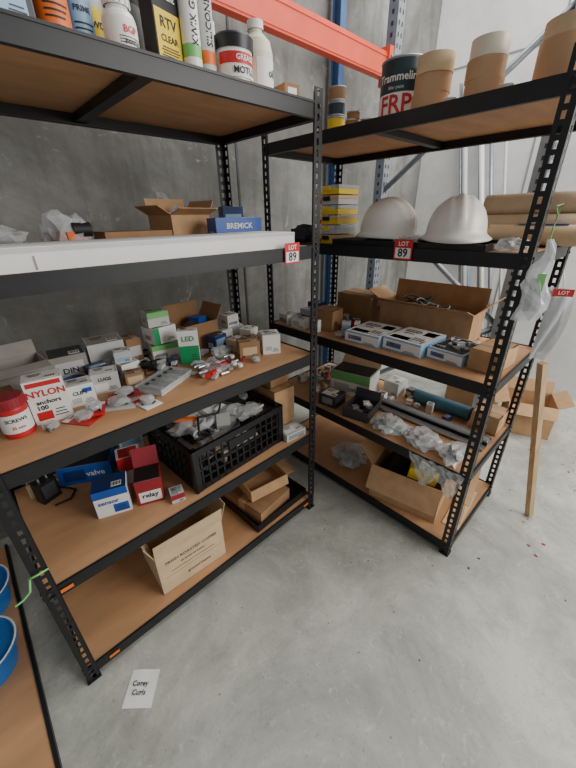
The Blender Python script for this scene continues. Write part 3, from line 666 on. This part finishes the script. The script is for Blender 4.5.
o.put(V,[(3,2,1,0),(4,5,6,7),(0,1,5,4),(1,2,6,5),(2,3,7,6),(3,0,4,7)],wood); o.done()
carton('cardboard_box',(2.84,.36,0.0),-70,.30,.26,.26,card,flaps=(140,20,110,60),L=.09).done()
carton('cardboard_box',(2.95,.78,0.0),-90,.34,.34,.30,card2).done()
# bottom-left corner
o=O('mdf_panel',(-.585,1.12,0)); o.box((0,0,.011),(.68,1.5,.018),mdf); o.box((.345,0,.012),(.012,1.5,.024),black); o.done()
def tub(loc):
    o=O('blue_plastic_tub',loc); o.lathe([(0,0),(.10,0),(.118,.10),(.128,.104),(.130,.118),(.122,.122),(.116,.112),(.0,.112)],dirtblue,seg=36); o.lathe([(.06,.1125),(.064,.118),(.068,.1125)],dirtblue,seg=36); o.lathe([(.1225,.121),(.126,.1235),(.130,.121)],white,seg=36); return o
tub((-.375,1.25,.0205)).done(); tub((-.360,1.54,.0205)).done()
o=O('paper_note',(.02,.82,0),-35)
V=[];Fs=[]
for j in range(7):
    for i in range(6): V.append((-.05+.10*i/5+.012*(j/6),-.055+.11*j/6-.014*(i/5),.0015+.004*abs(math.sin(i*.9))*(j/6)))
for j in range(6):
    for i in range(5): Fs.append((j*6+i,j*6+i+1,(j+1)*6+i+1,(j+1)*6+i))
o.put(V,Fs,whitep,None,True); o.text('Corey',.022,ink,(0,.006,.0075),'top',rz=-8); o.text('Curls',.022,ink,(0,-.020,.0075),'top',rz=-8); o.done()
# ---------------------------------------------------------------- assorted small stock filling the gaps between the larger items
def filler(x0,x1,y0,y1,z,n,seed,hmax,face,smax=.07):
    rnd=random.Random(seed); o=O('assorted_small_parts'); placed=[]
    loc=[b for b in REG if b[4]<z+.05 and b[5]>z]
    tries=0
    while len(placed)<n and tries<4000:
        tries+=1; w=rnd.uniform(.025,smax); d=rnd.uniform(.025,smax*.85); h=rnd.uniform(.02,hmax); R_=max(w,d)*.54
        x=rnd.uniform(x0+R_,x1-R_); y=rnd.uniform(y0+R_,y1-R_)
        if any(x+R_>b[0] and x-R_<b[1] and y+R_>b[2] and y-R_<b[3] for b in loc): continue
        if any(math.hypot(x-p[0],y-p[1])<R_+p[2] for p in placed): continue
        placed.append((x,y,R_)); a=rnd.uniform(-30,30)+face; k=rnd.random()
        T=Matrix.Translation((x,y,z))@Matrix.Rotation(math.radians(a),4,'Z')
        c=rnd.choice([white,lgrey,card,card2,card3,dark,grey,dblue,white,lgrey,red,lgreen])
        if k<.55:
            o.box((0,0,h/2),(w,d,h),c,M=T); o.box((0,-d/2-.0004,h*.5),(w*.8,.0008,h*.5),rnd.choice([white,lblue,grey,card3,red]),M=T); o.box((0,0,h+.0004),(w*.7,d*.6,.0008),rnd.choice([white,lgrey,grey]),M=T)
            for q in range(3): o.box((0,(q-1)*d*.14,h+.001),(w*.5,d*.04,.0006),ink,M=T)
        elif k<.68:
            r=min(w,d)*.45; o.lathe([(0,0),(r,0),(r,h*.7),(r*.8,h*.78),(r*.85,h*.8,ink),(r*.85,h,ink),(0,h,ink)],c,M=T,seg=16)
        else:
            o.crumple((0,0,0),(w*1.2,d*1.2,.03),clear2,rnd.randint(0,99),2,.4,M=T)
            for q in range(5): o.box((rnd.uniform(-.3,.3)*w,rnd.uniform(-.3,.3)*d,.010),(.02,.008,.007),rnd.choice([steel,dark,orange,lgrey]),M=T,rz=rnd.uniform(0,180))
    if placed: o.done()
filler(.04,1.05,1.06,1.53,LV[2]+.0005,70,3,.08,0)
filler(-.06,.42,1.32,1.53,LV[1]+.0005,12,5,.09,0)
filler(-.06,1.05,1.2,1.52,LV[3]+.0005,14,8,.07,0)
filler(1.35,1.87,.95,1.5,RV[2]+.0005,22,9,.07,-90)
filler(1.45,1.87,.32,1.5,RV[1]+.0005,26,11,.06,-90)
filler(1.36,1.86,.45,1.10,RV[4]+.0005,6,13,.04,-90)
o=O('floor_debris')
for i in range(150):
    x=random.uniform(1.3,3.2); y=random.uniform(-.9,.4)
    if RX0-.03<x<RX1+.05 and y>.20: continue
    s=random.uniform(.002,.007); o.box((x,y,.0015),(s*1.8,s,.002),[card2,dark,lgrey,mdfu,grey][i%5],rz=random.uniform(0,180))
for i in range(60):
    x=random.uniform(.2,1.4); y=random.uniform(.0,.9); s=random.uniform(.0015,.004); o.box((x,y,.0012),(s*1.5,s,.0016),[dark,lgrey,grey,card2][i%4],rz=random.uniform(0,180))
for (x,y) in ((1.62,-.02),(1.72,-.03),(1.66,.02)): o.box((x,y,.002),(.014,.008,.003),dred,rz=random.uniform(0,90))
o.done()
# ---------------------------------------------------------------- light
w=bpy.data.worlds.new('world'); bpy.context.scene.world=w; w.use_nodes=True
w.node_tree.nodes['Background'].inputs[0].default_value=(.98,.99,1,1); w.node_tree.nodes['Background'].inputs[1].default_value=.38
def area(n,loc,tgt,size,power,col=(1,1,1)):
    l=bpy.data.lights.new(n,'AREA'); l.shape='RECTANGLE'; l.size=size[0]; l.size_y=size[1]; l.energy=power; l.color=col
    o=bpy.data.objects.new(n,l); bpy.context.collection.objects.link(o); o.location=loc; o.rotation_euler=(Vector(tgt)-Vector(loc)).to_track_quat('-Z','Y').to_euler(); return o
area('door_daylight',(2.6,-2.6,2.3),(1.2,1.0,.5),(2.4,2.0),150,(1,.975,.94))
area('skylight_stand_in',(2.6,.4,4.2),(2.2,.6,0),(2.0,2.0),125,(1,.99,.98))  # area lamp added overhead, in place of skylight falling on the upper wall
